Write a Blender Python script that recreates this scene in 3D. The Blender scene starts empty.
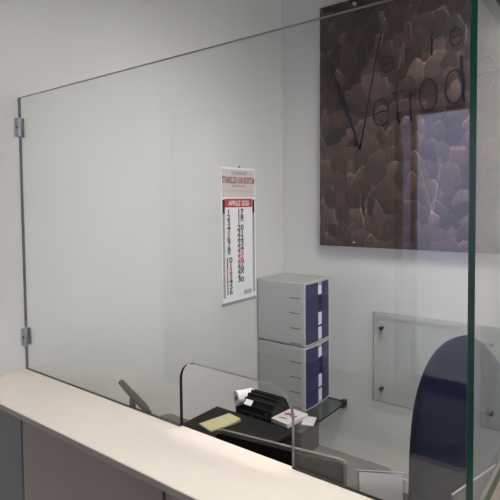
import bpy, bmesh, math, random
from mathutils import Vector, Matrix
random.seed(7)
R = math.radians
C = bpy.context.scene.collection
SC = bpy.context.scene

# ------------------------------------------------------------------ materials
def new_mat(name):
    m = bpy.data.materials.new(name); m.use_nodes = True
    nt = m.node_tree; nt.nodes.clear()
    out = nt.nodes.new('ShaderNodeOutputMaterial')
    return m, nt, out

def solid(name, col, rough=.5, metal=0., noise=0., nscale=40., bump=0., bscale=200., spec=.5, coat=0.):
    m, nt, out = new_mat(name)
    b = nt.nodes.new('ShaderNodeBsdfPrincipled')
    b.inputs['Roughness'].default_value = rough
    b.inputs['Metallic'].default_value = metal
    b.inputs['Specular IOR Level'].default_value = spec
    b.inputs['Coat Weight'].default_value = coat
    b.inputs['Base Color'].default_value = (*col, 1)
    tc = nt.nodes.new('ShaderNodeTexCoord')
    if noise:
        n = nt.nodes.new('ShaderNodeTexNoise'); n.inputs['Scale'].default_value = nscale; n.inputs['Detail'].default_value = 4
        nt.links.new(tc.outputs['Object'], n.inputs['Vector'])
        r = nt.nodes.new('ShaderNodeValToRGB')
        r.color_ramp.elements[0].position = .3; r.color_ramp.elements[1].position = .7
        r.color_ramp.elements[0].color = (*[c*(1-noise) for c in col], 1)
        r.color_ramp.elements[1].color = (*[min(1, c*(1+noise)) for c in col], 1)
        nt.links.new(n.outputs['Fac'], r.inputs['Fac']); nt.links.new(r.outputs['Color'], b.inputs['Base Color'])
    if bump:
        n = nt.nodes.new('ShaderNodeTexNoise'); n.inputs['Scale'].default_value = bscale; n.inputs['Detail'].default_value = 3
        nt.links.new(tc.outputs['Object'], n.inputs['Vector'])
        bp = nt.nodes.new('ShaderNodeBump'); bp.inputs['Strength'].default_value = bump; bp.inputs['Distance'].default_value = .002
        nt.links.new(n.outputs['Fac'], bp.inputs['Height']); nt.links.new(bp.outputs['Normal'], b.inputs['Normal'])
    nt.links.new(b.outputs[0], out.inputs[0])
    return m

def glass(name, tint, ior=1.5):
    """flat clear sheet: see-through with a Fresnel reflection on both of its faces"""
    m, nt, out = new_mat(name)
    g = nt.nodes.new('ShaderNodeNewGeometry')
    mr = nt.nodes.new('ShaderNodeMapRange')
    mr.inputs['To Min'].default_value = ior; mr.inputs['To Max'].default_value = 1/ior
    nt.links.new(g.outputs['Backfacing'], mr.inputs['Value'])
    f = nt.nodes.new('ShaderNodeFresnel'); nt.links.new(mr.outputs[0], f.inputs['IOR'])
    t = nt.nodes.new('ShaderNodeBsdfTransparent'); t.inputs[0].default_value = (*tint, 1)
    gl = nt.nodes.new('ShaderNodeBsdfGlossy'); gl.inputs['Roughness'].default_value = 0
    mx = nt.nodes.new('ShaderNodeMixShader')
    nt.links.new(f.outputs[0], mx.inputs[0]); nt.links.new(t.outputs[0], mx.inputs[1]); nt.links.new(gl.outputs[0], mx.inputs[2])
    nt.links.new(mx.outputs[0], out.inputs[0])
    return m

def emit(name, col, s):
    m, nt, out = new_mat(name)
    e = nt.nodes.new('ShaderNodeEmission'); e.inputs[0].default_value = (*col, 1); e.inputs[1].default_value = s
    nt.links.new(e.outputs[0], out.inputs[0]); return m

def film(name, col, df=1.):
    m, nt, out = new_mat(name)
    d = nt.nodes.new('ShaderNodeBsdfDiffuse'); d.inputs[0].default_value = (*[c*df for c in col], 1)
    t = nt.nodes.new('ShaderNodeBsdfTranslucent'); t.inputs[0].default_value = (*col, 1)
    a = nt.nodes.new('ShaderNodeAddShader')
    nt.links.new(d.outputs[0], a.inputs[0]); nt.links.new(t.outputs[0], a.inputs[1]); nt.links.new(a.outputs[0], out.inputs[0])
    return m

def stone(name, rim=False):
    m, nt, out = new_mat(name)
    b = nt.nodes.new('ShaderNodeBsdfPrincipled'); b.inputs['Roughness'].default_value = .35
    g = nt.nodes.new('ShaderNodeNewGeometry')
    r = nt.nodes.new('ShaderNodeValToRGB')
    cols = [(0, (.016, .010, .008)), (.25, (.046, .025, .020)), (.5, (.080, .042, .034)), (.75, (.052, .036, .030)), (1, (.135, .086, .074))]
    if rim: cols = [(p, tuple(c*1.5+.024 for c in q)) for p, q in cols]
    els = r.color_ramp.elements
    els[0].position, els[0].color = cols[0][0], (*cols[0][1], 1)
    els[1].position, els[1].color = cols[-1][0], (*cols[-1][1], 1)
    for p, q in cols[1:-1]:
        e = els.new(p); e.color = (*q, 1)
    nt.links.new(g.outputs['Random Per Island'], r.inputs['Fac'])
    tc = nt.nodes.new('ShaderNodeTexCoord')
    mp = nt.nodes.new('ShaderNodeMapping'); mp.inputs['Scale'].default_value = (60, 60, 9)
    n = nt.nodes.new('ShaderNodeTexNoise'); n.inputs['Scale'].default_value = 1; n.inputs['Detail'].default_value = 5
    nt.links.new(tc.outputs['Object'], mp.inputs[0]); nt.links.new(mp.outputs[0], n.inputs['Vector'])
    mx = nt.nodes.new('ShaderNodeMix'); mx.data_type = 'RGBA'; mx.blend_type = 'MULTIPLY'
    mx.inputs[0].default_value = .8
    r2 = nt.nodes.new('ShaderNodeValToRGB'); r2.color_ramp.elements[0].position = .3; r2.color_ramp.elements[1].position = .75
    r2.color_ramp.elements[0].color = (.70, .68, .68, 1); r2.color_ramp.elements[1].color = (1.25, 1.22, 1.2, 1)
    nt.links.new(n.outputs['Fac'], r2.inputs[0])
    nt.links.new(r.outputs[0], mx.inputs[6]); nt.links.new(r2.outputs[0], mx.inputs[7])
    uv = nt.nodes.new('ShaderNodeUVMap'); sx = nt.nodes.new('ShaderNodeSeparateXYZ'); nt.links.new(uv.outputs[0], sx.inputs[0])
    r3 = nt.nodes.new('ShaderNodeValToRGB'); e3 = r3.color_ramp.elements  # relief shading painted into each flake like print: dark base, light tip
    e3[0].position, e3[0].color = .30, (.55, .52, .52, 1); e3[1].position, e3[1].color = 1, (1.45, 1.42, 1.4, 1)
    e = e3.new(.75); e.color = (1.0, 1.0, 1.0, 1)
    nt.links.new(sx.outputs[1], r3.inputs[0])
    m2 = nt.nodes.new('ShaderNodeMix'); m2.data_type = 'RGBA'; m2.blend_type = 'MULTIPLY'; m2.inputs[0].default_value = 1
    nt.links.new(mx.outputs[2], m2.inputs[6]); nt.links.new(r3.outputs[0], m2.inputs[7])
    nt.links.new(m2.outputs[2], b.inputs['Base Color'])
    nt.links.new(b.outputs[0], out.inputs[0])
    return m

M = dict(
    wall=solid('wall_paint', (.60, .59, .58), .85, noise=.012, nscale=3, bump=.08, bscale=350),
    ceil=solid('ceiling_paint', (.60, .60, .59), .9, noise=.01, nscale=4),
    floor=solid('floor_tile', (.035, .032, .030), .6, noise=.12, nscale=6, spec=.15),
    counter=solid('cream_laminate', (.86, .785, .70), .28, noise=.015, nscale=25),
    edge=solid('worktop_edging', (.30, .25, .21), .45),
    front=solid('taupe_laminate', (.235, .19, .155), .55, noise=.02, nscale=8),
    front2=solid('grey_laminate', (.15, .14, .13), .55, noise=.02, nscale=8),
    gap=solid('shadow_gap_black', (.012, .011, .011), .8),
    glass=glass('screen_glass', (.982, .993, .988)),
    tglass=glass('tinted_window_glass', (.58, .60, .62)),
    wglass=glass('window_glass', (.95, .97, .97)),
    panelglass=glass('panel_glass', (.965, .98, .975)),
    shelfglass=glass('shelf_glass', (.70, .75, .73)),
    gedge=solid('green_glass_edge', (.008, .046, .030), .2, spec=.25),
    cedge=solid('polished_glass_edge', (.010, .013, .013), .25, spec=.3),
    tedge=solid('grey_glass_edge', (.10, .115, .11), .3),
    pedge=solid('pale_polished_edge', (.15, .165, .16), .3),
    acry=glass('clear_acrylic', (.96, .96, .965), 1.49),
    acedge=solid('acrylic_edge', (.33, .34, .35), .3),
    chrome=solid('brushed_metal', (.52, .53, .56), .32, 1),
    dmetal=solid('dark_metal', (.10, .10, .105), .4, 1),
    black=solid('black_plastic', (.007, .007, .008), .45, bump=.12, bscale=500, spec=.25),
    black2=solid('charcoal_plastic', (.012, .0115, .011), .6, bump=.15, bscale=400, spec=.18),
    grey=solid('grey_plastic', (.042, .038, .035), .55, noise=.06, nscale=60),
    bezel=solid('silver_bezel', (.16, .155, .15), .45),
    screen=solid('dark_screen', (.01, .011, .013), .08),
    desk=solid('dark_desk_laminate', (.085, .080, .080), .45, noise=.06, nscale=30),
    deskedge=solid('desk_edging', (.055, .05, .047), .5),
    paper=solid('white_paper', (.80, .80, .82), .8, noise=.01, nscale=30),
    dull=solid('dull_white_card', (.50, .49, .49), .8),
    yellow=solid('pale_yellow_paper', (.48, .45, .27), .8, noise=.03, nscale=40),
    red=solid('red_print', (.50, .05, .05), .7),
    dred=solid('dark_red_print', (.30, .055, .06), .7),
    ink=solid('black_print', (.02, .02, .025), .7),
    pink=solid('pale_header_tint', (.62, .56, .555), .8),
    gprint=solid('grey_print', (.33, .33, .37), .8),
    pgrey=solid('faded_grey_print', (.45, .42, .42), .8),
    dgrey=solid('drawer_unit_grey', (.46, .455, .45), .55, noise=.02, nscale=30, bump=.06, bscale=500),
    lgrey=solid('drawer_frame_grey', (.52, .515, .51), .5),
    navy=solid('navy_drawer_plastic', (.026, .030, .105), .42, noise=.05, nscale=50),
    navy2=solid('navy_recess', (.010, .010, .045), .5),
    slit=solid('drawer_slit', (.07, .07, .07), .8),
    label=solid('label_card', (.72, .71, .78), .7),
    chair=solid('navy_upholstery', (.011, .016, .042), .8, noise=.06, nscale=30, bump=.1, bscale=900, spec=.12),
    chair2=solid('dark_navy_piping', (.004, .005, .010), .8),
    chairshell=solid('chair_shell_plastic', (.012, .012, .013), .5),
    letter=solid('navy_black_lettering', (.006, .007, .020), .6, spec=.2),
    letter2=solid('navy_flourish', (.022, .032, .080), .3),
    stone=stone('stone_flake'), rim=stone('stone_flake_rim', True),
    sback=solid('sign_backing', (.022, .017, .015), .5),
    frame=solid('window_frame_paint', (.055, .053, .055), .5),
    sheer=film('sheer_curtain', (.16, .16, .16)),
    decal=film('blue_window_film', (.80, .92, 1.0), .15),
    lamp=emit('lamp_diffuser', (1, .92, .82), 4.7),
    lamp2=emit('desk_lamp_diffuser', (1, .95, .90), 14.0),
    lampf=solid('lamp_frame', (.8, .8, .8), .5),
    base=solid('baseboard_paint', (.55, .53, .51), .6),
    facade=solid('street_facade', (.26, .26, .41), .9, noise=.05, nscale=1),
    street=solid('street_paving', (.09, .09, .10), .9, noise=.1, nscale=3),
)

# ------------------------------------------------------------------ mesh helpers
def bx(bm, lo, hi, mi=0, bev=0., seg=2, mat=None):
    """box from corner lo to corner hi, optional bevel and transform"""
    lo, hi = Vector(lo), Vector(hi)
    vs = [bm.verts.new((x, y, z)) for x in (lo.x, hi.x) for y in (lo.y, hi.y) for z in (lo.z, hi.z)]
    F = [(0, 1, 3, 2), (4, 6, 7, 5), (0, 4, 5, 1), (2, 3, 7, 6), (0, 2, 6, 4), (1, 5, 7, 3)]
    fs = [bm.faces.new([vs[i] for i in f]) for f in F]
    for f in fs: f.material_index = mi
    geo = set(vs)
    if bev:
        es = list({e for f in fs for e in f.edges})
        r = bmesh.ops.bevel(bm, geom=es, offset=bev, segments=seg, profile=.5, affect='EDGES')
        for f in r['faces']: f.material_index = mi
        geo = {v for v in vs if v.is_valid} | {v for f in r['faces'] for v in f.verts}
    if mat is not None: bmesh.ops.transform(bm, matrix=mat, verts=list(geo))
    return geo

def cyl(bm, a, b, r1, r2=None, n=24, mi=0, cap=True):
    a, b = Vector(a), Vector(b); r2 = r1 if r2 is None else r2
    d = b-a; q = d.to_track_quat('Z', 'Y').to_matrix().to_4x4()
    r = bmesh.ops.create_cone(bm, cap_ends=cap, segments=n, radius1=r1, radius2=r2, depth=d.length,
                              matrix=Matrix.Translation((a+b)/2) @ q)
    for v in r['verts']:
        for f in v.link_faces:
            f.material_index = mi
            if len(f.verts) == 4: f.smooth = True

def tube(bm, pts, r, n=8, mi=0, closed=False):
    pts = [Vector(p) for p in pts]; rs = r if isinstance(r, (list, tuple)) else [r]*len(pts)
    rings = []
    m = len(pts)
    for i, p in enumerate(pts):
        if closed: t = pts[(i+1) % m]-pts[i-1]
        else: t = pts[min(i+1, m-1)]-pts[max(i-1, 0)]
        q = t.normalized().to_track_quat('Z', 'Y')
        rings.append([bm.verts.new(p+q @ Vector((rs[i]*math.cos(2*math.pi*k/n), rs[i]*math.sin(2*math.pi*k/n), 0))) for k in range(n)])
    for i in range(m if closed else m-1):
        A, B = rings[i], rings[(i+1) % m]
        for k in range(n):
            f = bm.faces.new((A[k], A[(k+1) % n], B[(k+1) % n], B[k])); f.material_index = mi; f.smooth = True
    if not closed:
        for rg in (rings[0][::-1], rings[-1]):
            f = bm.faces.new(rg); f.material_index = mi

def prism(bm, pts, axis, a, b, mi=0, side=None):
    """extrude 2-D outline pts along axis from a to b; axis x: (y,z), y: (x,z), z: (x,y). side = material of the rim"""
    def P(u, v, w): return {'x': (w, u, v), 'y': (u, w, v), 'z': (u, v, w)}[axis]
    A = [bm.verts.new(P(u, v, a)) for u, v in pts]; B = [bm.verts.new(P(u, v, b)) for u, v in pts]
    fs = [bm.faces.new(A[::-1]), bm.faces.new(B)]
    for f in fs: f.material_index = mi
    n = len(pts)
    for i in range(n):
        f = bm.faces.new((A[i], A[(i+1) % n], B[(i+1) % n], B[i])); f.material_index = mi if side is None else side
    return A+B

def arc(cx, cy, rx, ry, a0, a1, n):
    return [(cx+rx*math.cos(R(a0+(a1-a0)*i/n)), cy+ry*math.sin(R(a0+(a1-a0)*i/n))) for i in range(n+1)]

def obj(name, bm, mats, parent=None, loc=None, smooth=False):
    bmesh.ops.recalc_face_normals(bm, faces=bm.faces)
    me = bpy.data.meshes.new(name)
    if parent is not None and loc is None:
        w = Vector((0, 0, 0)); p = parent                 # world coordinates -> local to the (unrotated) parent chain
        while p is not None: w += p.location; p = p.parent
        bmesh.ops.translate(bm, verts=bm.verts, vec=-w)
    if smooth:
        for f in bm.faces: f.smooth = True
    bm.to_mesh(me); bm.free()
    for m in (mats if isinstance(mats, (list, tuple)) else [mats]): me.materials.append(m)
    o = bpy.data.objects.new(name, me); C.objects.link(o)
    if parent is not None: o.parent = parent
    return o

def thing(name, label, cat, loc=(0, 0, 0), rz=0, group=None):
    o = bpy.data.objects.new(name, None); C.objects.link(o)
    o.location = loc; o.rotation_euler = (0, 0, rz); o.empty_display_size = .1
    o['label'] = label; o['category'] = cat
    if group: o['group'] = group
    return o

def struct(name, bm, mats, label=None):
    o = obj(name, bm, mats); o['kind'] = 'structure'
    o['category'] = name.split('_')[0]
    if label: o['label'] = label
    return o

LOCAL = Vector((0, 0, 0))
def lobj(name, bm, mats, parent, smooth=False):           # mesh already in the parent's local coordinates
    return obj(name, bm, mats, parent, loc=LOCAL, smooth=smooth)

def text_faces(bm, s, size, place, mi=0, off=0., align='CENTER', sx=1.):
    """set a line of type; place maps (u, v) to a point"""
    cu = bpy.data.curves.new('type', 'FONT'); cu.body = s; cu.size = size; cu.align_x = align; cu.offset = off
    o = bpy.data.objects.new('type', cu); C.objects.link(o)
    bpy.context.view_layer.update()
    me = bpy.data.meshes.new_from_object(o.evaluated_get(bpy.context.evaluated_depsgraph_get()))
    vs = [bm.verts.new(place(v.co.x*sx, v.co.y)) for v in me.vertices]
    for p in me.polygons:
        try:
            f = bm.faces.new([vs[i] for i in p.vertices]); f.material_index = mi
        except ValueError: pass
    bpy.data.objects.remove(o); bpy.data.curves.remove(cu); bpy.data.meshes.remove(me)

# ------------------------------------------------------------------ camera
cam = bpy.data.cameras.new('camera'); co = bpy.data.objects.new('camera', cam); C.objects.link(co)
F, CX, CY = 498.67, 250.0, 224.37
cam.sensor_width = 36; cam.sensor_fit = 'HORIZONTAL'; cam.lens = F*36/500
cam.shift_x = (250-CX)/500; cam.shift_y = (CY-250)/500
co.location = (1.847, -.974, 1.683); co.rotation_euler = (R(87.473), R(.574), R(37.522))
cam.clip_start = .02
SC.camera = co

# ------------------------------------------------------------------ room
D = 1.792; ZC = 3.0; XL, XR, YR, YN = -3.6, 3.8, -3.45, -.70
bm = bmesh.new(); bx(bm, (XL-.1, YR-.1, -.05), (XR+.1, D+.1, 0)); struct('floor', bm, M['floor'])
bm = bmesh.new(); bx(bm, (XL-.1, YR-.1, ZC), (XR+.1, D+.1, ZC+.05)); struct('ceiling', bm, M['ceil'])
bm = bmesh.new(); bx(bm, (-.12, YN, 0), (0, D, ZC)); struct('wall_left', bm, M['wall'])
bm = bmesh.new(); bx(bm, (-.12, D, 0), (XR+.1, D+.1, ZC)); struct('wall_back', bm, M['wall'])
RY0, RY1, RZ0, RZ1 = -.75, .85, .70, 1.85                  # unseen side window, added to light the left wall evenly
bm = bmesh.new()
for lo, hi in (((XR, YR, 0), (XR+.1, RY0, ZC)), ((XR, RY1, 0), (XR+.1, D, ZC)), ((XR, RY0, 0), (XR+.1, RY1, RZ0)), ((XR, RY0, RZ1), (XR+.1, RY1, ZC))): bx(bm, lo, hi)
struct('wall_right', bm, M['wall'])
bm = bmesh.new()
for lo, hi in (((RY0, RZ0), (RY0+.05, RZ1)), ((RY1-.05, RZ0), (RY1, RZ1)), ((-.03, RZ0+.05), (.03, RZ1-.05)), ((RY0+.05, RZ0), (RY1-.05, RZ0+.05)), ((RY0+.05, RZ1-.05), (RY1-.05, RZ1))):
    bx(bm, (XR+.02, lo[0], lo[1]), (XR+.07, hi[0], hi[1]))
w3 = struct('window_added_fill', bm, M['lampf'])
bm = bmesh.new(); bx(bm, (XR+.042, RY0+.01, RZ0+.01), (XR+.047, RY1-.01, RZ1-.01)); obj('window_pane', bm, M['wglass'], w3)
bm = bmesh.new(); bx(bm, (XL, YN, 0), (-.12, YN+.1, ZC)); struct('wall_alcove', bm, M['wall'])
bm = bmesh.new(); bx(bm, (XL-.1, YR, 0), (XL, YN+.1, ZC)); struct('wall_far_left', bm, M['wall'])
# street wall behind the viewer with its shop windows
WX0, WX1, WZ0, WZ1 = .11, 3.05, .115, 2.45
VX0, VX1, VZ0, VZ1 = -2.75, -1.95, .55, 2.75
bm = bmesh.new()
for lo, hi in (((XL, YR-.1, 0), (VX0, YR, ZC)), ((VX0, YR-.1, 0), (VX1, YR, VZ0)), ((VX0, YR-.1, VZ1), (VX1, YR, ZC)),
               ((VX1, YR-.1, 0), (WX0, YR, ZC)), ((WX0, YR-.1, WZ1+.04), (WX1, YR, ZC)),
               ((WX1, YR-.1, 0), (XR, YR, ZC))):
    bx(bm, lo, hi)
struct('wall_front', bm, M['wall'])
def window(name, x0, x1, z0, z1, mullions, fr, narrow=False):
    bm = bmesh.new()
    for lo, hi in (((x0, max(z0-max(fr, .115 if z0 < .2 else fr), .0)), (x1, z0)), ((x0, z1), (x1, z1+fr))): bx(bm, (lo[0], YR-.07, lo[1]), (hi[0], YR-.005, hi[1]))
    for a, b in mullions: bx(bm, (a, YR-.07, z0), (b, YR-.005, z1))
    o = struct(name, bm, M['frame'])
    bm = bmesh.new(); bx(bm, (mullions[1][0]-.01 if narrow else x0+.001, YR-.042, z0), (x1-.001, YR-.036, z1))
    obj('window_pane', bm, M['wglass'], o)
    if narrow:
        bm = bmesh.new(); bx(bm, (x0+.001, YR-.042, z0), (mullions[1][0]-.011, YR-.036, z1)); obj('side_light_pane', bm, M['tglass'], o)
    return o
w1 = window('window_1', WX0, WX1, WZ0, WZ1, ((WX0, .165), (.256, .30), (1.72, 1.78), (3.0, WX1)), .04, True)
window('window_2', VX0, VX1, VZ0, VZ1, ((VX0, VX0+.05), (VX1-.05, VX1), (-2.40, -2.34)), .001)
bm = bmesh.new()
n = 60; A = []
for i in range(n+1):
    x = -2.78+.86*i/n; y = YR+.035+.016*math.sin(i*.95)+.008*math.sin(i*2.3)
    A.append((bm.verts.new((x, y, .50)), bm.verts.new((x, y, 2.80))))
for i in range(n): bm.faces.new((A[i][0], A[i+1][0], A[i+1][1], A[i][1])).smooth = True
cu_ = obj('window_curtain', bm, M['sheer']); cu_['label'] = 'sheer white curtain hanging in folds in front of the smaller street window'; cu_['category'] = 'curtain'
# shop lettering in blue film on the window, reads rightly from the street
bm = bmesh.new()
def dec(pts):
    bm.faces.new([bm.verts.new((u, YR-.034, v)) for u, v in pts])
dec([(.322, 1.985), (.345, 1.93), (.449, 1.585), (.440, 1.575)])
dec([(.438, 1.585), (.450, 1.578), (.532, 2.073), (.526, 2.075)])
dec_o = obj('window_decal', bm, M['decal']); dec_o['label'] = 'pale blue V lettering film stuck on the shop window pane'; dec_o['category'] = 'decal'

# street outside
bm = bmesh.new(); bx(bm, (-14, -16, -.16), (14, YR-.1, -.05)); struct('street', bm, M['street'])
bm = bmesh.new(); bx(bm, (-14, -13, -.05), (14, -12.5, 6)); struct('facade_opposite', bm, M['facade']); bpy.data.objects['facade_opposite']['category'] = 'building'

# baseboards
bm = bmesh.new(); bx(bm, (.0, D-.012, 0), (XR, D, .08), bev=.003); struct('baseboard_back', bm, M['base'])
bm = bmesh.new(); bx(bm, (0, .0, 0), (.012, D-.012, .08), bev=.003); struct('baseboard_left', bm, M['base'])

# ceiling lamps
def lamp(x, y, w, d, label, m='lamp'):
    t = thing('ceiling_light', label, 'ceiling light', (x, y, ZC), group='square ceiling light panels')
    bm = bmesh.new()
    for lo, hi in (((x-w/2-.02, y-d/2-.02), (x+w/2+.02, y-d/2)), ((x-w/2-.02, y+d/2), (x+w/2+.02, y+d/2+.02)),
                   ((x-w/2-.02, y-d/2), (x-w/2, y+d/2)), ((x+w/2, y-d/2), (x+w/2+.02, y+d/2))):
        bx(bm, (*lo, ZC-.20), (*hi, ZC))  # lip deepened to keep lamp light off the upper walls
    obj('frame', bm, M['lampf'], t)
    bm = bmesh.new(); bx(bm, (x-w/2, y-d/2, ZC-.022), (x+w/2, y+d/2, ZC-.004)); obj('diffuser', bm, M[m], t)
lamp(1.35, .75, .60, .60, 'square ceiling light panel above the desk behind the glass', 'lamp2')
lamp(1.8, -.95, .60, .60, 'square ceiling light panel above the customer side of the counter')
lamp(2.85, .5, .60, .60, 'square ceiling light panel above the passage beside the counter')

# ------------------------------------------------------------------ counter
XE = 1.619
t = thing('reception_counter', 'cream topped reception counter with taupe front panels, standing against the left wall', 'counter', (.8, -.1, 0))
bm = bmesh.new(); bx(bm, (.001, -.222, 1.030), (1.645, .012, 1.05), 0, .003, 2)
bx(bm, (.001, -.2225, 1.0305), (1.645, -.2216, 1.0472), 1)
obj('worktop', bm, [M['counter'], M['edge']], t)
bm = bmesh.new(); bx(bm, (.002, -.185, .0), (1.63, .010, 1.030)); obj('carcass', bm, M['gap'], t)
for a, b, m in ((.003, .351, 'front2'), (.361, .993, 'front'), (1.002, 1.629, 'front')):
    bm = bmesh.new(); bx(bm, (a, -.207, .07), (b, -.186, 1.0295), 0, .0015, 1); obj('front_panel', bm, M[m], t)
bm = bmesh.new(); bx(bm, (1.600, .012, .0), (1.630, .46, 1.05), 0, .002); obj('side_panel', bm, M['front'], t)

# ------------------------------------------------------------------ glass screen
ZT = 2.085
t = thing('glass_screen', 'tall clear glass screen with a rounded pass-through opening, standing on the cream counter', 'glass screen', (.8, .005, 1.05))
ol = [(.0015, 1.0505), (.842, 1.0505)]
ol += arc(.842+.050, 1.240-.055, .050, .055, 180, 90, 10)
ol += arc(1.217-.062, 1.240-.070, .062, .070, 90, 0, 10)
ol += [(1.217, 1.0505), (1.6065, 1.0505), (1.6065, ZT), (.0015, ZT)]
bm = bmesh.new(); prism(bm, ol, 'y', 0, .0115, 0, 1)
for f in bm.faces:
    c = f.calc_center_median()
    if f.material_index == 1 and (c.x < .01 or c.z > 2.0 or (.89 < c.x < 1.25 and c.z > 1.051)): f.material_index = 2 if c.x < .01 or c.z > 2.0 else 3
gp = obj('front_pane', bm, [M['glass'], M['cedge'], M['tedge'], M['pedge']], t)
bm = bmesh.new(); prism(bm, [(0, 1.0505), (.45, 1.0505), (.45, ZT), (0, ZT)], 'x', 1.6075, XE, 0, 1)
obj('side_pane', bm, [M['glass'], M['gedge']], t)
for z0, z1 in ((1.938, 2.008), (1.143, 1.210)):
    bm = bmesh.new()
    bx(bm, (.0006, -.016, z0), (.004, .022, z1), 0, .001, 1)
    bx(bm, (.004, -.009, z0), (.020, -.0005, z1), 0, .002)
    bx(bm, (.004, .0120, z0), (.020, .019, z1), 0, .002)
    o = obj('wall_clamp', bm, M['chrome'], t)
    bm = bmesh.new(); cyl(bm, (.012, -.0095, (z0+z1)/2), (.012, -.0115, (z0+z1)/2), .005, n=16); obj('clamp_screw', bm, M['dmetal'], o)

# ------------------------------------------------------------------ wall calendar
t = thing('wall_calendar', 'tall narrow white monthly calendar with a red APRILE 2020 banner, hung on the left wall', 'calendar', (0, 1.32, 1.095))
Y0, Y1, Z0, Z1 = 1.160, 1.479, 1.095, 1.887
bm = bmesh.new(); bx(bm, (.001, Y0, Z0), (.004, Y1, Z1)); bx(bm, (.0005, Y0-.002, Z0-.006), (.006, Y1+.002, Z0+.012), 1)
obj('sheet', bm, [M['paper'], M['gprint']], t)
def onc(y, z, x=.0052): return lambda u, v: (x, y+u, z+v)
bm = bmesh.new(); bx(bm, (.0035, Y0+.008, 1.715), (.0045, Y1-.008, Z1-.012)); obj('header_tint', bm, M['pink'], t)
bm = bmesh.new()
YC = (Y0+Y1)/2
text_faces(bm, 'CALENDARIO', .026, onc(YC, 1.846), 0, sx=.9)
text_faces(bm, 'STABRELIZIA SAN BORTOM', .052, onc(YC, 1.795), 0, .0014, sx=.47)
text_faces(bm, 'SPORT BENZIN', .020, onc(YC, 1.772), 0, sx=.9)
text_faces(bm, 'VIA MONTE NOVA TEL 080', .024, onc(YC, 1.742), 1, sx=.88)
obj('header_print', bm, [M['dred'], M['pgrey']], t)
bm = bmesh.new(); bx(bm, (.0035, Y0+.030, 1.655), (.0050, Y1-.036, 1.705)); o = obj('month_banner', bm, M['red'], t)
bm = bmesh.new(); text_faces(bm, 'APRILE 2020', .042, onc(YC-.002, 1.665, .0056), 0, .0006, sx=.86); obj('banner_print', bm, M['paper'], o)
for a, b in ((Y0+.010, Y0+.028), (Y1-.030, Y1-.012)):
    bm = bmesh.new(); bx(bm, (.0035, a, 1.135), (.0046, b, 1.645), 0); bx(bm, (.0036, a-.001, 1.62), (.0049, b+.001, 1.70), 1)
    obj('side_strip', bm, [M['gprint'], M['ink']], t)
reds = {5, 12, 13, 19, 25, 26}
for d in range(1, 31):
    row = d-1 if d <= 16 else d-17
    y = Y0+(.062 if d <= 16 else .170); z = 1.616-row*.0310
    bm = bmesh.new(); text_faces(bm, str(d), .040, onc(y, z), 0, .0011, sx=1.5)
    obj('day_number', bm, M['red' if d in reds else 'ink'], t)
bm = bmesh.new(); bx(bm, (.0035, Y1-.12, 1.132), (.0046, Y1-.045, 1.158)); obj('footer_print', bm, M['pgrey'], t)
bm = bmesh.new(); cyl(bm, (.0, YC+.005, 1.892), (.010, YC+.005, 1.892), .004, n=12); obj('nail', bm, M['dmetal'], t)

# ------------------------------------------------------------------ shop sign
SX0, SX1, SZ0, SZ1, SY = .309, 1.76, 1.413, 2.86, 1.752
t = thing('shop_sign', 'large brown stone textured wall sign with thin dark Verre Vetrodecor lettering', 'sign', ((SX0+SX1)/2, D, SZ0))
bm = bmesh.new(); bx(bm, (SX0, SY, SZ0), (SX1, SY+.012, SZ1)); obj('backing_panel', bm, M['sback'], t)
# overlapping flakes, pointed or domed, lower ones in front
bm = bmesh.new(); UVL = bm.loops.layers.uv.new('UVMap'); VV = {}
rows = 24
for r_ in range(rows):
    zrow = SZ1-.01-r_*(SZ1-SZ0+.06)/rows
    x = SX0-.12+random.uniform(-.05, .05)
    while x < SX1+.1:
        w = random.uniform(.09, .18); h = random.uniform(.11, .18); pt = random.random()
        rot = random.gauss(-.12, .30); zz = zrow+random.uniform(-.03, .03)
        n = 12; out = []
        for k in range(n+1):
            a = math.pi*k/n; u = math.cos(a); v = math.sin(a)
            ex = .75 if pt < .5 else 1.15
            uu = (abs(u)**(1.0 if pt < .5 else 1.35))*(1 if u > 0 else -1)
            out.append((w/2*uu*(1+.12*math.sin(3*a+pt*6)), h*(v**ex)*(1+.08*math.sin(5*a+pt*9))-.45*h))
        out += [(-w*.22, -.75*h), (w*.22, -.75*h)]
        dep = .0015+.0090*(r_/rows)+random.uniform(0, .0012)
        cr, sr = math.cos(rot), math.sin(rot)
        lean = random.uniform(-.04, .05); side_ = random.uniform(-.06, .06)
        def PT(u, v, s, dd):
            u, v = u*s, v*s+(1-s)*-.05
            X, Z = x+u*cr-v*sr, zz+u*sr+v*cr
            return (X, SY-dep-dd-lean*(v-.02)-side_*u, Z)
        rim_ = random.choice((.82, .88, .92, .95))
        O = [bm.verts.new(PT(u, v, 1, 0)) for u, v in out]
        sh = random.uniform(-.5, .5)
        I = []
        for k, (u, v) in enumerate(out):
            kk = max(0, math.sin(math.pi*min(k, n)/n+sh)) if k <= n else 0
            I.append(bm.verts.new(PT(u, v, 1-(1-rim_)*kk, .0016*(1 if k <= n else 0))))
        c = bm.verts.new(PT(0, -.05*h, 1, .0045))
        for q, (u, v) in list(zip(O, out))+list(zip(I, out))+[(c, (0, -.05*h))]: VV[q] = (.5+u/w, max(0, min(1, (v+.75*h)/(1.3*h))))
        m_ = len(out)
        for k in range(m_):
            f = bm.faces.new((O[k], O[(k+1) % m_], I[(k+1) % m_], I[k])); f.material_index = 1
            f = bm.faces.new((I[k], I[(k+1) % m_], c)); f.material_index = 0
        x += w*random.uniform(.5, .8)
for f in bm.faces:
    for l in f.loops: l[UVL].uv = VV[l.vert]
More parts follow.
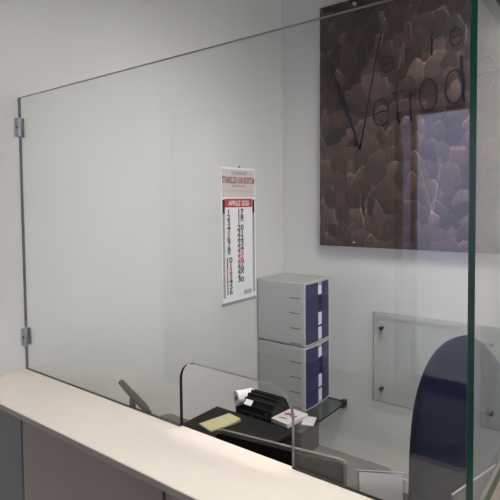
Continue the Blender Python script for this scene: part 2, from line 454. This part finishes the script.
for co_, no in (((SX0, 0, 0), (-1, 0, 0)), ((SX1, 0, 0), (1, 0, 0)), ((0, 0, SZ0), (0, 0, -1)), ((0, 0, SZ1), (0, 0, 1))):
    bmesh.ops.bisect_plane(bm, geom=bm.verts[:]+bm.edges[:]+bm.faces[:], dist=1e-6, plane_co=co_, plane_no=no, clear_outer=True)
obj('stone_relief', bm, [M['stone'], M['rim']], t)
LY = SY-.042
def stroke(bm, pts, r, mi=0, closed=False):
    r = [q*.95 for q in r] if isinstance(r, list) else r*.9
    tube(bm, [(p[0]+(1.847-p[0])*.0129, LY, p[1]-(p[1]-1.683)*.0129) for p in pts], r, 8, mi, closed)
def letter_e(bm, cx, cz, rx, rz, r, sl):
    a = arc(cx, cz, rx, rz, 0, 325, 26)
    stroke(bm, [(cx-rx, cz-.0-sl*rx)]+[(cx+rx*.2, cz+sl*rx*.5)]+a[0:], r)
def letter_o(bm, cx, cz, rx, rz, r): stroke(bm, arc(cx, cz, rx, rz, 0, 348, 28)[:29], r, 0, True)
def letter(*strokes):
    bm = bmesh.new()
    for f in strokes: f(bm)
    obj('letter', bm, M['letter'], t)
def S(pts, r, closed=False): return lambda bm: stroke(bm, pts, r, 0, closed)
def E_(*a): return lambda bm: letter_e(bm, *a)
def O_(*a): return lambda bm: letter_o(bm, *a)
letter(S([(.385, 2.499), (.405, 2.44), (.432, 2.373), (.462, 2.29), (.50, 2.19), (.54, 2.085), (.573, 1.988)], [.002, .004, .009, .015, .009, .007, .005]),
       S([(.573, 1.985), (.60, 2.12), (.64, 2.33), (.681, 2.532), (.703, 2.63), (.712, 2.68)], [.005, .005, .006, .0055, .004, .002]))
letter(E_(.702, 2.187, .047, .075, .0052, .25))
letter(S([(.793, 2.336), (.800, 2.22), (.807, 2.109)], .0062), S([(.766, 2.282), (.80, 2.287), (.836, 2.296)], .0048))
letter(S([(.868, 2.300), (.871, 2.20), (.876, 2.114)], .006), S([(.870, 2.245), (.882, 2.275), (.900, 2.290), (.914, 2.282)], .0048))
letter(O_(.968, 2.248, .046, .084, .0058))
letter(O_(1.100, 2.272, .046, .086, .0065), S([(1.132, 2.425), (1.140, 2.29), (1.149, 2.184)], .0062))
letter(E_(1.252, 2.320, .046, .080, .005, .25))
letter(S(arc(1.37, 2.346, .046, .080, 40, 320, 22), .005))
letter(O_(1.485, 2.372, .047, .084, .0055))
letter(S([(1.59, 2.47), (1.593, 2.40), (1.598, 2.31)], .0055), S([(1.592, 2.42), (1.604, 2.455), (1.622, 2.468), (1.638, 2.46)], .004))
letter(E_(.737, 2.450, .035, .045, .0036, .25))
letter(S([(.845, 2.520), (.846, 2.43)], .0038), S([(.846, 2.485), (.855, 2.508), (.870, 2.515), (.880, 2.508)], .0030))
letter(S([(.980, 2.550), (.984, 2.454)], .0042), S([(.982, 2.51), (.992, 2.535), (1.006, 2.543), (1.018, 2.535)], .0032))
letter(E_(1.106, 2.527, .030, .046, .0040, .25))
for x, z in ((.539, 1.437), (SX1-.23, 1.437), (.539, SZ1-.03), (SX1-.23, SZ1-.03)):
    bm = bmesh.new(); cyl(bm, (x, SY+.012, z), (x, D-.0005, z), .009, n=16); cyl(bm, (x, SY-.017, z), (x, SY-.0005, z), .009, .010, n=16)
    obj('standoff_screw', bm, M['chrome'], t)

# ------------------------------------------------------------------ clear panel on the back wall
PX0, PX1, PZ0, PZ1 = .646, 2.0, .507, 1.035
t = thing('glass_wall_panel', 'plain clear glass panel on dark standoffs low on the back wall, below the sign', 'glass panel', ((PX0+PX1)/2, D, PZ0))
bm = bmesh.new(); prism(bm, [(PX0, PZ0), (PX1, PZ0), (PX1, PZ1), (PX0, PZ1)], 'y', 1.766, 1.774, 0, 1)
obj('pane', bm, [M['panelglass'], M['tedge']], t)
for x in (.696, PX1-.05):
    for z in (.585, .942):
        bm = bmesh.new(); cyl(bm, (x, 1.7745, z), (x, D-.0005, z), .008, n=16); cyl(bm, (x, 1.758, z), (x, 1.7655, z), .011, n=20)
        obj('standoff_screw', bm, M['dmetal'], t)

# ------------------------------------------------------------------ corner shelf
SH = .447
t = thing('glass_shelf', 'small smoked glass shelf in the wall corner, under the drawer units', 'shelf', (.23, 1.55, SH-.01))
bm = bmesh.new(); prism(bm, [(.002, 1.30), (.455, 1.30), (.466, 1.311), (.466, D-.002), (.002, D-.002)], 'z', SH-.010, SH, 0, 1)
obj('shelf_plate', bm, [M['shelfglass'], M['cedge']], t)
for p in ((.452, D), (.16, D)):
    bm = bmesh.new(); bx(bm, (p[0]-.014, D-.045, SH-.034), (p[0]+.014, D-.0005, SH-.0105), 0, .004)
    bx(bm, (p[0]-.014, D-.030, SH+.0005), (p[0]+.014, D-.0005, SH+.012), 0, .003) if p[0] > .4 else None
    obj('bracket', bm, M['dmetal'], t)

# ------------------------------------------------------------------ drawer units
UD, UW, UH = .353, .300, .3815
def bow(v): return .009*(1-(2*v/UW)**2)
def strip(bm, y0, y1, z0, z1, x0, x1, mi, n=8):
    """slab whose front follows the bowed face"""
    pts = [(x0, y0)]+[(x1+bow(y0+(y1-y0)*i/n), y0+(y1-y0)*i/n) for i in range(n+1)]+[(x0, y1)]
    prism(bm, pts, 'z', z0, z1, mi)
def drawer_unit(z, label):
    t = thing('drawer_unit', label, 'drawer unit', (.006, 1.6385, z), group='grey and navy desktop drawer units')
    bm = bmesh.new()
    hw = UW/2
    bx(bm, (0, -hw, .009), (UD-.03, -hw+.008, UH), 0, .003, 1); bx(bm, (0, hw-.008, .009), (UD-.03, hw, UH), 0, .003, 1)
    bx(bm, (0, -hw+.004, .009), (.008, hw-.004, UH-.002), 0)
    bx(bm, (.002, -hw+.002, UH-.012), (UD-.03, hw-.002, UH), 0, .003, 1); bx(bm, (.002, -hw+.002, .009), (UD-.03, hw-.002, .014), 0)
    for k in range(4):
        zz = .018+k*.0895
        bx(bm, (UD-.115, -hw-.0008, zz), (UD-.040, -hw+.002, zz+.0045), 1)
    for fx in (.03, UD-.07):
        for fy in (-hw+.03, hw-.03): cyl(bm, (fx, fy, 0), (fx, fy, .010), .010, n=12, mi=1)
    lobj('body', bm, [M['dgrey'], M['slit']], t)
    bm = bmesh.new()
    strip(bm, -hw, hw, .007, .014, UD-.032, UD-.014, 0); strip(bm, -hw, hw, UH-.012, UH, UD-.032, UD-.014, 0)
    for a, b in ((-hw, -hw+.012), (hw-.012, hw)): strip(bm, a, b, .014, UH-.012, UD-.032, UD-.014, 0, 2)
    lobj('front_frame', bm, M['lgrey'], t)
    H = (UH-.026)/4
    for k in range(4):                                     # from the bottom drawer up
        z0 = .014+k*H+.0012; z1 = .014+(k+1)*H-.0012
        bm = bmesh.new(); a, b = -hw+.013, hw-.013; c0, c1 = -.004, .046
        strip(bm, a, c0, z0, z1, .02, UD-.014, 0, 4); strip(bm, c1, b, z0, z1, .02, UD-.014, 0, 4)
        strip(bm, c0, c1, z0, z1, .02, UD-.024, 1, 3)
        d = lobj('drawer', bm, [M['navy'], M['navy2']], t)
        bm = bmesh.new()
        if k != 2:
            strip(bm, c0+.002, c1-.002, z0+(.006 if k < 3 else .012), z1-(.008 if k < 3 else .022), UD-.026, UD-.0165, 0, 3)
            lobj('label_card', bm, M['label'], d)
        else: bm.free()
        if k == 3:
            bm = bmesh.new(); strip(bm, c0+.002, c1-.002, z1-.020, z1-.002, UD-.026, UD-.019, 0, 3); lobj('label_holder', bm, M['dgrey'], d)
    return t
drawer_unit(SH+.0002, 'grey drawer unit with navy fronts standing directly on the glass shelf')
drawer_unit(SH+UH+.0006, 'grey drawer unit with navy fronts stacked on top of the other one')

# ------------------------------------------------------------------ desk
DZ = .74
t = thing('desk', 'dark grey desk with a rounded corner standing behind the counter', 'desk', (.6, .35, 0))
bm = bmesh.new()
ol = [(.20, .016), (1.205, .016)]+arc(1.205-.04, .688-.04, .04, .04, 0, 90, 8)+[(.575, .688), (.54, .66), (.52, .60), (.49, .562), (.44, .548)]+arc(.235, .513, .035, .035, 90, 180, 6)
prism(bm, ol, 'z', DZ-.028, DZ, 0, 1); obj('desktop', bm, [M['desk'], M['deskedge']], t)
for x in (.25, 1.13):
    for y in (.06, .50):
        bm = bmesh.new(); cyl(bm, (x, y, 0), (x, y, DZ-.028), .022, n=20); obj('leg', bm, M['chrome'], t)
t = thing('under_counter_cabinet', 'low taupe cabinet tucked under the end of the counter beside the desk', 'cabinet', (1.405, .2, 0))
bm = bmesh.new(); bx(bm, (1.215, .016, .0), (1.596, .44, DZ), 0, .002); obj('body', bm, M['front'], t)
for z0, z1 in ((.05, .27), (.275, .50), (.505, .735)):
    bm = bmesh.new(); bx(bm, (1.22, .4405, z0), (1.591, .457, z1), 0, .002); o = obj('drawer', bm, M['front'], t)
    bm = bmesh.new(); tube(bm, [(1.34, .457, z1-.05), (1.34, .475, z1-.05), (1.47, .475, z1-.05), (1.47, .457, z1-.05)], .005); obj('handle', bm, M['chrome'], o)

# ------------------------------------------------------------------ monitor, seen from behind
t = thing('computer_monitor', 'dark computer monitor with a silver rim, its back to the glass', 'monitor', (1.085, .128, DZ), R(8.5))
MW, MT, MB_ = .392, .282, .035                             # local: x along, y away from the glass, z up from the desk
def rrect(x0, x1, z0, z1, r): return arc(x1-r, z1-r, r, r, 0, 90, 6)+arc(x0+r, z1-r, r, r, 90, 180, 6)+arc(x0+r, z0+r, r, r, 180, 270, 6)+arc(x1-r, z0+r, r, r, 270, 360, 6)
bm = bmesh.new(); prism(bm, rrect(-MW/2, MW/2, MB_, MT, .016), 'y', -.001, .008); lobj('rim', bm, M['bezel'], t)
bm = bmesh.new(); prism(bm, rrect(-MW/2+.006, MW/2-.006, MB_+.006, MT-.006, .012), 'y', -.012, -.001)
bx(bm, (-.09, -.034, .07), (.09, -.0115, .20), 0, .008); lobj('back_shell', bm, M['black2'], t)
bm = bmesh.new(); bx(bm, (-MW/2+.014,   .0081, MB_+.014), (MW/2-.014, .0095, MT-.014)); lobj('screen', bm, M['screen'], t)
bm = bmesh.new(); bx(bm, (-.03, -.036, .008), (.03, -.010, .12), 0, .004); lobj('stand_neck', bm, M['black2'], t)
bm = bmesh.new(); prism(bm, arc(0, -.012, .10, .072, 0, 354, 60), 'z', .0005, .010); lobj('stand_base', bm, M['black2'], t)

# ------------------------------------------------------------------ black printer with yellow note pad
PZ = .860
t = thing('printer', 'flat black printer lying on the desk behind the pass-through opening', 'printer', (.71, .36, DZ))
bm = bmesh.new(); bx(bm, (.519, .215, DZ+.004), (.885, .521, PZ-.030), 0, .008)
for x in (.55, .85):
    for y in (.25, .49): cyl(bm, (x, y, DZ+.0002), (x, y, DZ+.006), .012, n=14)
obj('body', bm, M['black'], t)
bm = bmesh.new(); bx(bm, (.519, .222, PZ-.029), (.885, .521, PZ), 0, .010, 3); obj('scanner_lid', bm, M['black2'], t)
bm = bmesh.new(); bx(bm, (.57, .195, DZ+.03), (.83, .216, DZ+.045), 0, .003); obj('paper_tray', bm, M['black2'], t)
bm = bmesh.new(); bx(bm, (.53, .2205, PZ-.026), (.60, .2225, PZ-.010), 0); obj('control_panel', bm, M['screen'], t)
tt = thing('note_pad', 'pale yellow note pad lying on the black printer lid', 'note pad', (.64, .40, PZ), R(-14))
bm = bmesh.new(); bx(bm, (-.038, -.068, .0003), (.038, .068, .006)); lobj('pad', bm, M['yellow'], tt)
bm = bmesh.new()
vs = [bm.verts.new(p) for p in ((-.038, -.068, .0066), (.038, -.068, .0066), (-.038, .03, .0066), (.038, .03, .0066), (-.034, .067, .010), (.042, .066, .014))]
for q in ((0, 1, 3, 2), (2, 3, 5, 4)): bm.faces.new([vs[i] for i in q])
r_ = bmesh.ops.extrude_face_region(bm, geom=bm.faces[:]); bmesh.ops.translate(bm, verts=[v for v in r_['geom'] if isinstance(v, bmesh.types.BMVert)], vec=(0, 0, .0005))
lobj('top_sheet', bm, M['yellow'], tt)

# ------------------------------------------------------------------ label printer with a paper roll, behind the printer
t = thing('label_printer', 'black ribbed label printer with a white paper roll, behind the flat printer', 'label printer', (.700, .61, DZ), R(0))
bm = bmesh.new()
bx(bm, (-.075, -.070, .0005), (.075, .070, .085), 0, .012)
lobj('base', bm, M['black'], t)
bm = bmesh.new()
prism(bm, [(-.070, .075)]+arc(0, .085, .070, .090, 180, 0, 16)[::1]+[(.070, .075)], 'x', -.070, .070)
for k in range(9):
    a = R(20+k*17.5)
    bx(bm, (-.072, -.004, -.003), (.072, .004, .006), 0, .002, 1, mat=Matrix.Translation((0, .070*math.cos(a), .085+.090*math.sin(a))) @ Matrix.Rotation(a-math.pi/2, 4, 'X'))
lobj('ribbed_lid', bm, M['black'], t)
bm = bmesh.new(); bx(bm, (-.018, -.014, 0), (.018, .014, .003), 0, .001, 1, mat=Matrix.Translation((-.045, -.052, .152)) @ Matrix.Rotation(R(38), 4, 'X')); lobj('sticker', bm, M['paper'], t)
for u, v, h in ((.02, -.068, .112), (-.02, -.071, .105), (.045, -.062, .128)):
    bm = bmesh.new(); cyl(bm, (u, v+.004, h), (u, v-.004, h+.001), .006, n=14); lobj('button', bm, M['grey'], t)
bm = bmesh.new()                                          # the roll: ring with a dark core hole
prof = [(.010, 0), (.030, 0), (.030, .10), (.010, .10)]
n = 28
AX = Vector((.47, .88, 0)).normalized(); SD = Vector((AX.y, -AX.x, 0)); P0 = Vector((-.128, -.030, .142))
rings = [[bm.verts.new(P0+AX*h*.72+SD*(r*math.sin(2*math.pi*k/n))+Vector((0, 0, r*math.cos(2*math.pi*k/n)))) for k in range(n)] for r, h in prof]
for i in range(4):
    A, B = rings[i], rings[(i+1) % 4]
    for k in range(n): bm.faces.new((A[k], A[(k+1) % n], B[(k+1) % n], B[k])).material_index = 1 if i == 3 else 0
lobj('paper_roll', bm, [M['paper'], M['ink']], t)
bm = bmesh.new(); q = P0+AX*.036
bx(bm, (q.x-.030, q.y-.022, .0008), (q.x+.022, q.y+.022, .116), 0, .004); cyl(bm, P0+AX*.004, P0+AX*.068, .0098, n=14); lobj('roll_holder', bm, M['black'], t)

t = thing('storage_box', 'black lidded box on the desk beside the ribbed label printer', 'box', (.835, .608, DZ))
bm = bmesh.new(); bx(bm, (.786, .540, DZ+.0005), (.905, .678, .832), 0, .006); obj('body', bm, M['black'], t)
bm = bmesh.new(); bx(bm, (.783, .537, .8325), (.908, .681, .846), 0, .004); obj('lid', bm, M['black'], t)
t = thing('leaflet_packet', 'white leaflet packet with red marks lying on the black box', 'leaflets', (.815, .606, .846), R(-6))
bm = bmesh.new(); bx(bm, (-.042, -.062, .0004), (.042, .062, .016), 0, .001, 1); lobj('packet', bm, M['dull'], t)
bm = bmesh.new()
prism(bm, [(-.030, .010), (-.012, .022), (.006, .008), (.022, .020), (.030, .008), (.012, -.006), (-.004, .004), (-.022, -.006)], 'z', .0161, .0168)
prism(bm, [(-.024, -.030), (.010, -.024), (.008, -.032), (-.022, -.038)], 'z', .0161, .0168)
lobj('red_print', bm, M['dred'], t)
tt = thing('loose_card', 'small white card poking out behind the red marked packet', 'card', (.880, .635, .846), R(20))
bm = bmesh.new(); bx(bm, (-.020, -.038, .0004), (.026, .038, .004), 0); lobj('card', bm, M['dull'], tt)

# ------------------------------------------------------------------ card terminal on its tilted stand, grey pouch
t = thing('card_terminal', 'grey card terminal tilted up on a stand, left of the opening', 'card terminal', (.285, .30, DZ))
TM = Matrix.Translation((.277, .30, .906)) @ Matrix.Rotation(R(26), 4, 'Y') @ Matrix.Rotation(R(-50), 4, 'X') @ Matrix.Scale(.86, 4)
bm = bmesh.new(); bx(bm, (-.098, -.046, -.013), (.098, .046, .013), 0, .006, 3, mat=TM); obj('body', bm, M['grey'], t)
bm = bmesh.new(); bx(bm, (-.088, -.028, .0132), (-.030, .028, .0145), 0, mat=TM); obj('display', bm, M['screen'], t)
for a in range(4):
    for b in range(3):
        bm = bmesh.new(); bx(bm, (-.018+a*.026, -.026+b*.019, .0132), (.0+a*.026, -.012+b*.019, .0165), 0, .001, 1, mat=TM); obj('key', bm, M['black2'], t)
bm = bmesh.new(); cyl(bm, (.262, .30, DZ+.012), (.262, .30, .90), .016, .012, n=16); obj('stand_post', bm, M['grey'], t)
bm = bmesh.new(); cyl(bm, (.275, .30, DZ+.0003), (.275, .30, DZ+.013), .065, .055, n=32); obj('stand_base', bm, M['grey'], t)

# ------------------------------------------------------------------ two acrylic sheet holders
def holder(loc, rz, w, h, lean, label):
    t = thing('sheet_holder', label, 'sheet holder', loc, rz, group='acrylic holders with white sheets')
    L = Matrix.Translation((0, 0, .001)) @ Matrix.Rotation(R(lean), 4, 'X')
    bm = bmesh.new()
    bx(bm, (-w/2-.006, .0, 0), (w/2+.006, .0015, h+.008), 0, mat=L)
    bx(bm, (-w/2-.006, -.0035, 0), (w/2+.006, -.002, h+.008), 0, mat=L)
    lobj('acrylic_plate', bm, M['acry'], t)
    bm = bmesh.new(); bx(bm, (-w/2-.006, -.0036, h+.0082), (w/2+.006, .0016, h+.0090), 0, mat=L); lobj('acrylic_rim', bm, M['acedge'], t)
    bm = bmesh.new(); bx(bm, (-w/2, -.0014, .003), (w/2, -.0005, h+.004), 0, mat=L); lobj('white_sheet', bm, M['paper'], t)
    bm = bmesh.new(); bx(bm, (-w/2-.006, -.01, 0.0002), (w/2+.006, .055, .003), 0); lobj('foot', bm, M['acry'], t)
holder((1.409, .089, DZ+.0002), R(29.7), .101, .288, -14, 'white sheet in a clear acrylic holder left of the chair, behind the glass')
holder((1.5515, .339, DZ+.0002), R(75.5), .205, .2315, -2, 'white sheet in a clear acrylic holder standing askew against the side glass')

# ------------------------------------------------------------------ office chair
t = thing('office_chair', 'navy upholstered office chair with a tall rounded backrest behind the desk', 'chair', (1.372, .90, 0), R(4))
def backrest_bm(z0, z1, part):
    """lofted pad: superellipse outline, thick in the middle"""
    bm = bmesh.new()
    N, K = 40, 10
    # silhouette half-width by height
    def hw(z):
        s = min(1, max(0, (z-.50)/(1.182-.50)))
        return .196*math.sqrt(max(0, 1-(max(0, s-.2)/.8)**2.58))
    return bm, hw
def pad(z0, z1, th, mi_name, nm, inset=0, yoff=0.):
    bm, hw = backrest_bm(z0, z1, None)
    rows = 30; cols = 20; V = {}
    for side in (-1, 1):
        for i in range(rows+1):
            z = z0+(z1-z0)*(1-(1-i/rows)**1.6)
            w = max(hw(z)-inset, .002)
            for j in range(cols+1):
                u = -1+2*j/cols
                e = min(1, (1-abs(u)**3.0)); ez = 1-abs(2*i/rows-1)**6
                d = th*math.sqrt(max(0, e*ez))
                y = -.02*(1-u*u)*-1+.06*(z-.5)+yoff
                if (side == 1) and (j in (0, cols) or i in (0, rows)): V[(side, i, j)] = V[(-1, i, j)]; continue
                V[(side, i, j)] = bm.verts.new((u*w, y+side*d, z))
        for i in range(rows):
            for j in range(cols):
                q = [V[(side, i, j)], V[(side, i, j+1)], V[(side, i+1, j+1)], V[(side, i+1, j)]]
                if len(set(q)) == 4: bm.faces.new(q).smooth = True
    return lobj(nm, bm, M[mi_name], t, True)
pad(.50, 1.182, .034, 'chair', 'backrest')
pad(.515, 1.165, .020, 'chairshell', 'back_shell', .012, .026)
bm = bmesh.new(); bx(bm, (-.205, -.38, .43), (.205, .01, .50), 0, .03, 4); lobj('seat', bm, M['chair'], t, True)
bm = bmesh.new(); bx(bm, (-.10, -.30, .405), (.10, -.10, .43), 0, .005); lobj('seat_plate', bm, M['chairshell'], t)
bm = bmesh.new(); tube(bm, [(0, -.12, .415), (0, .02, .41), (0, .075, .44), (0, .085, .52), (0, .095, .70)], [.022, .022, .022, .02, .016], 10); lobj('back_bar', bm, M['chairshell'], t)
bm = bmesh.new(); cyl(bm, (0, -.20, .09), (0, -.20, .26), .028, n=20); cyl(bm, (0, -.20, .25), (0, -.20, .41), .016, n=16); lobj('gas_column', bm, M['chairshell'], t)
for k in range(5):
    a = R(90+72*k); c, s = math.cos(a), math.sin(a)
    bm = bmesh.new(); tube(bm, [(0, -.20, .105), (.12*c, -.20+.12*s, .100), (.225*c, -.20+.225*s, .075)], [.024, .02, .015], 10)
    o = lobj('base_arm', bm, M['chairshell'], t)
    bm = bmesh.new()
    for q in (-.012, .012):
        p = Vector((.225*c, -.20+.225*s, .0275)); nrm = Vector((-s, c, 0))
        cyl(bm, p+nrm*(q-.007), p+nrm*(q+.007), .027, n=20)
    cyl(bm, (.225*c, -.20+.225*s, .03), (.225*c, -.20+.225*s, .075), .007, n=10)
    lobj('caster', bm, M['black2'], o)

# ------------------------------------------------------------------ sky, exposure
w = bpy.data.worlds.new('world'); SC.world = w; w.use_nodes = True
bg = w.node_tree.nodes['Background']; bg.inputs[0].default_value = (1.0, .98, .95, 1); bg.inputs[1].default_value = 4.6
SC.view_settings.view_transform = 'Standard'; SC.view_settings.look = 'None'
SC.view_settings.exposure = 1.27; SC.view_settings.gamma = 1
SC.view_settings.use_curve_mapping = False
SC.cycles.max_bounces = 14; SC.cycles.transparent_max_bounces = 24; SC.cycles.diffuse_bounces = 5; SC.cycles.glossy_bounces = 6
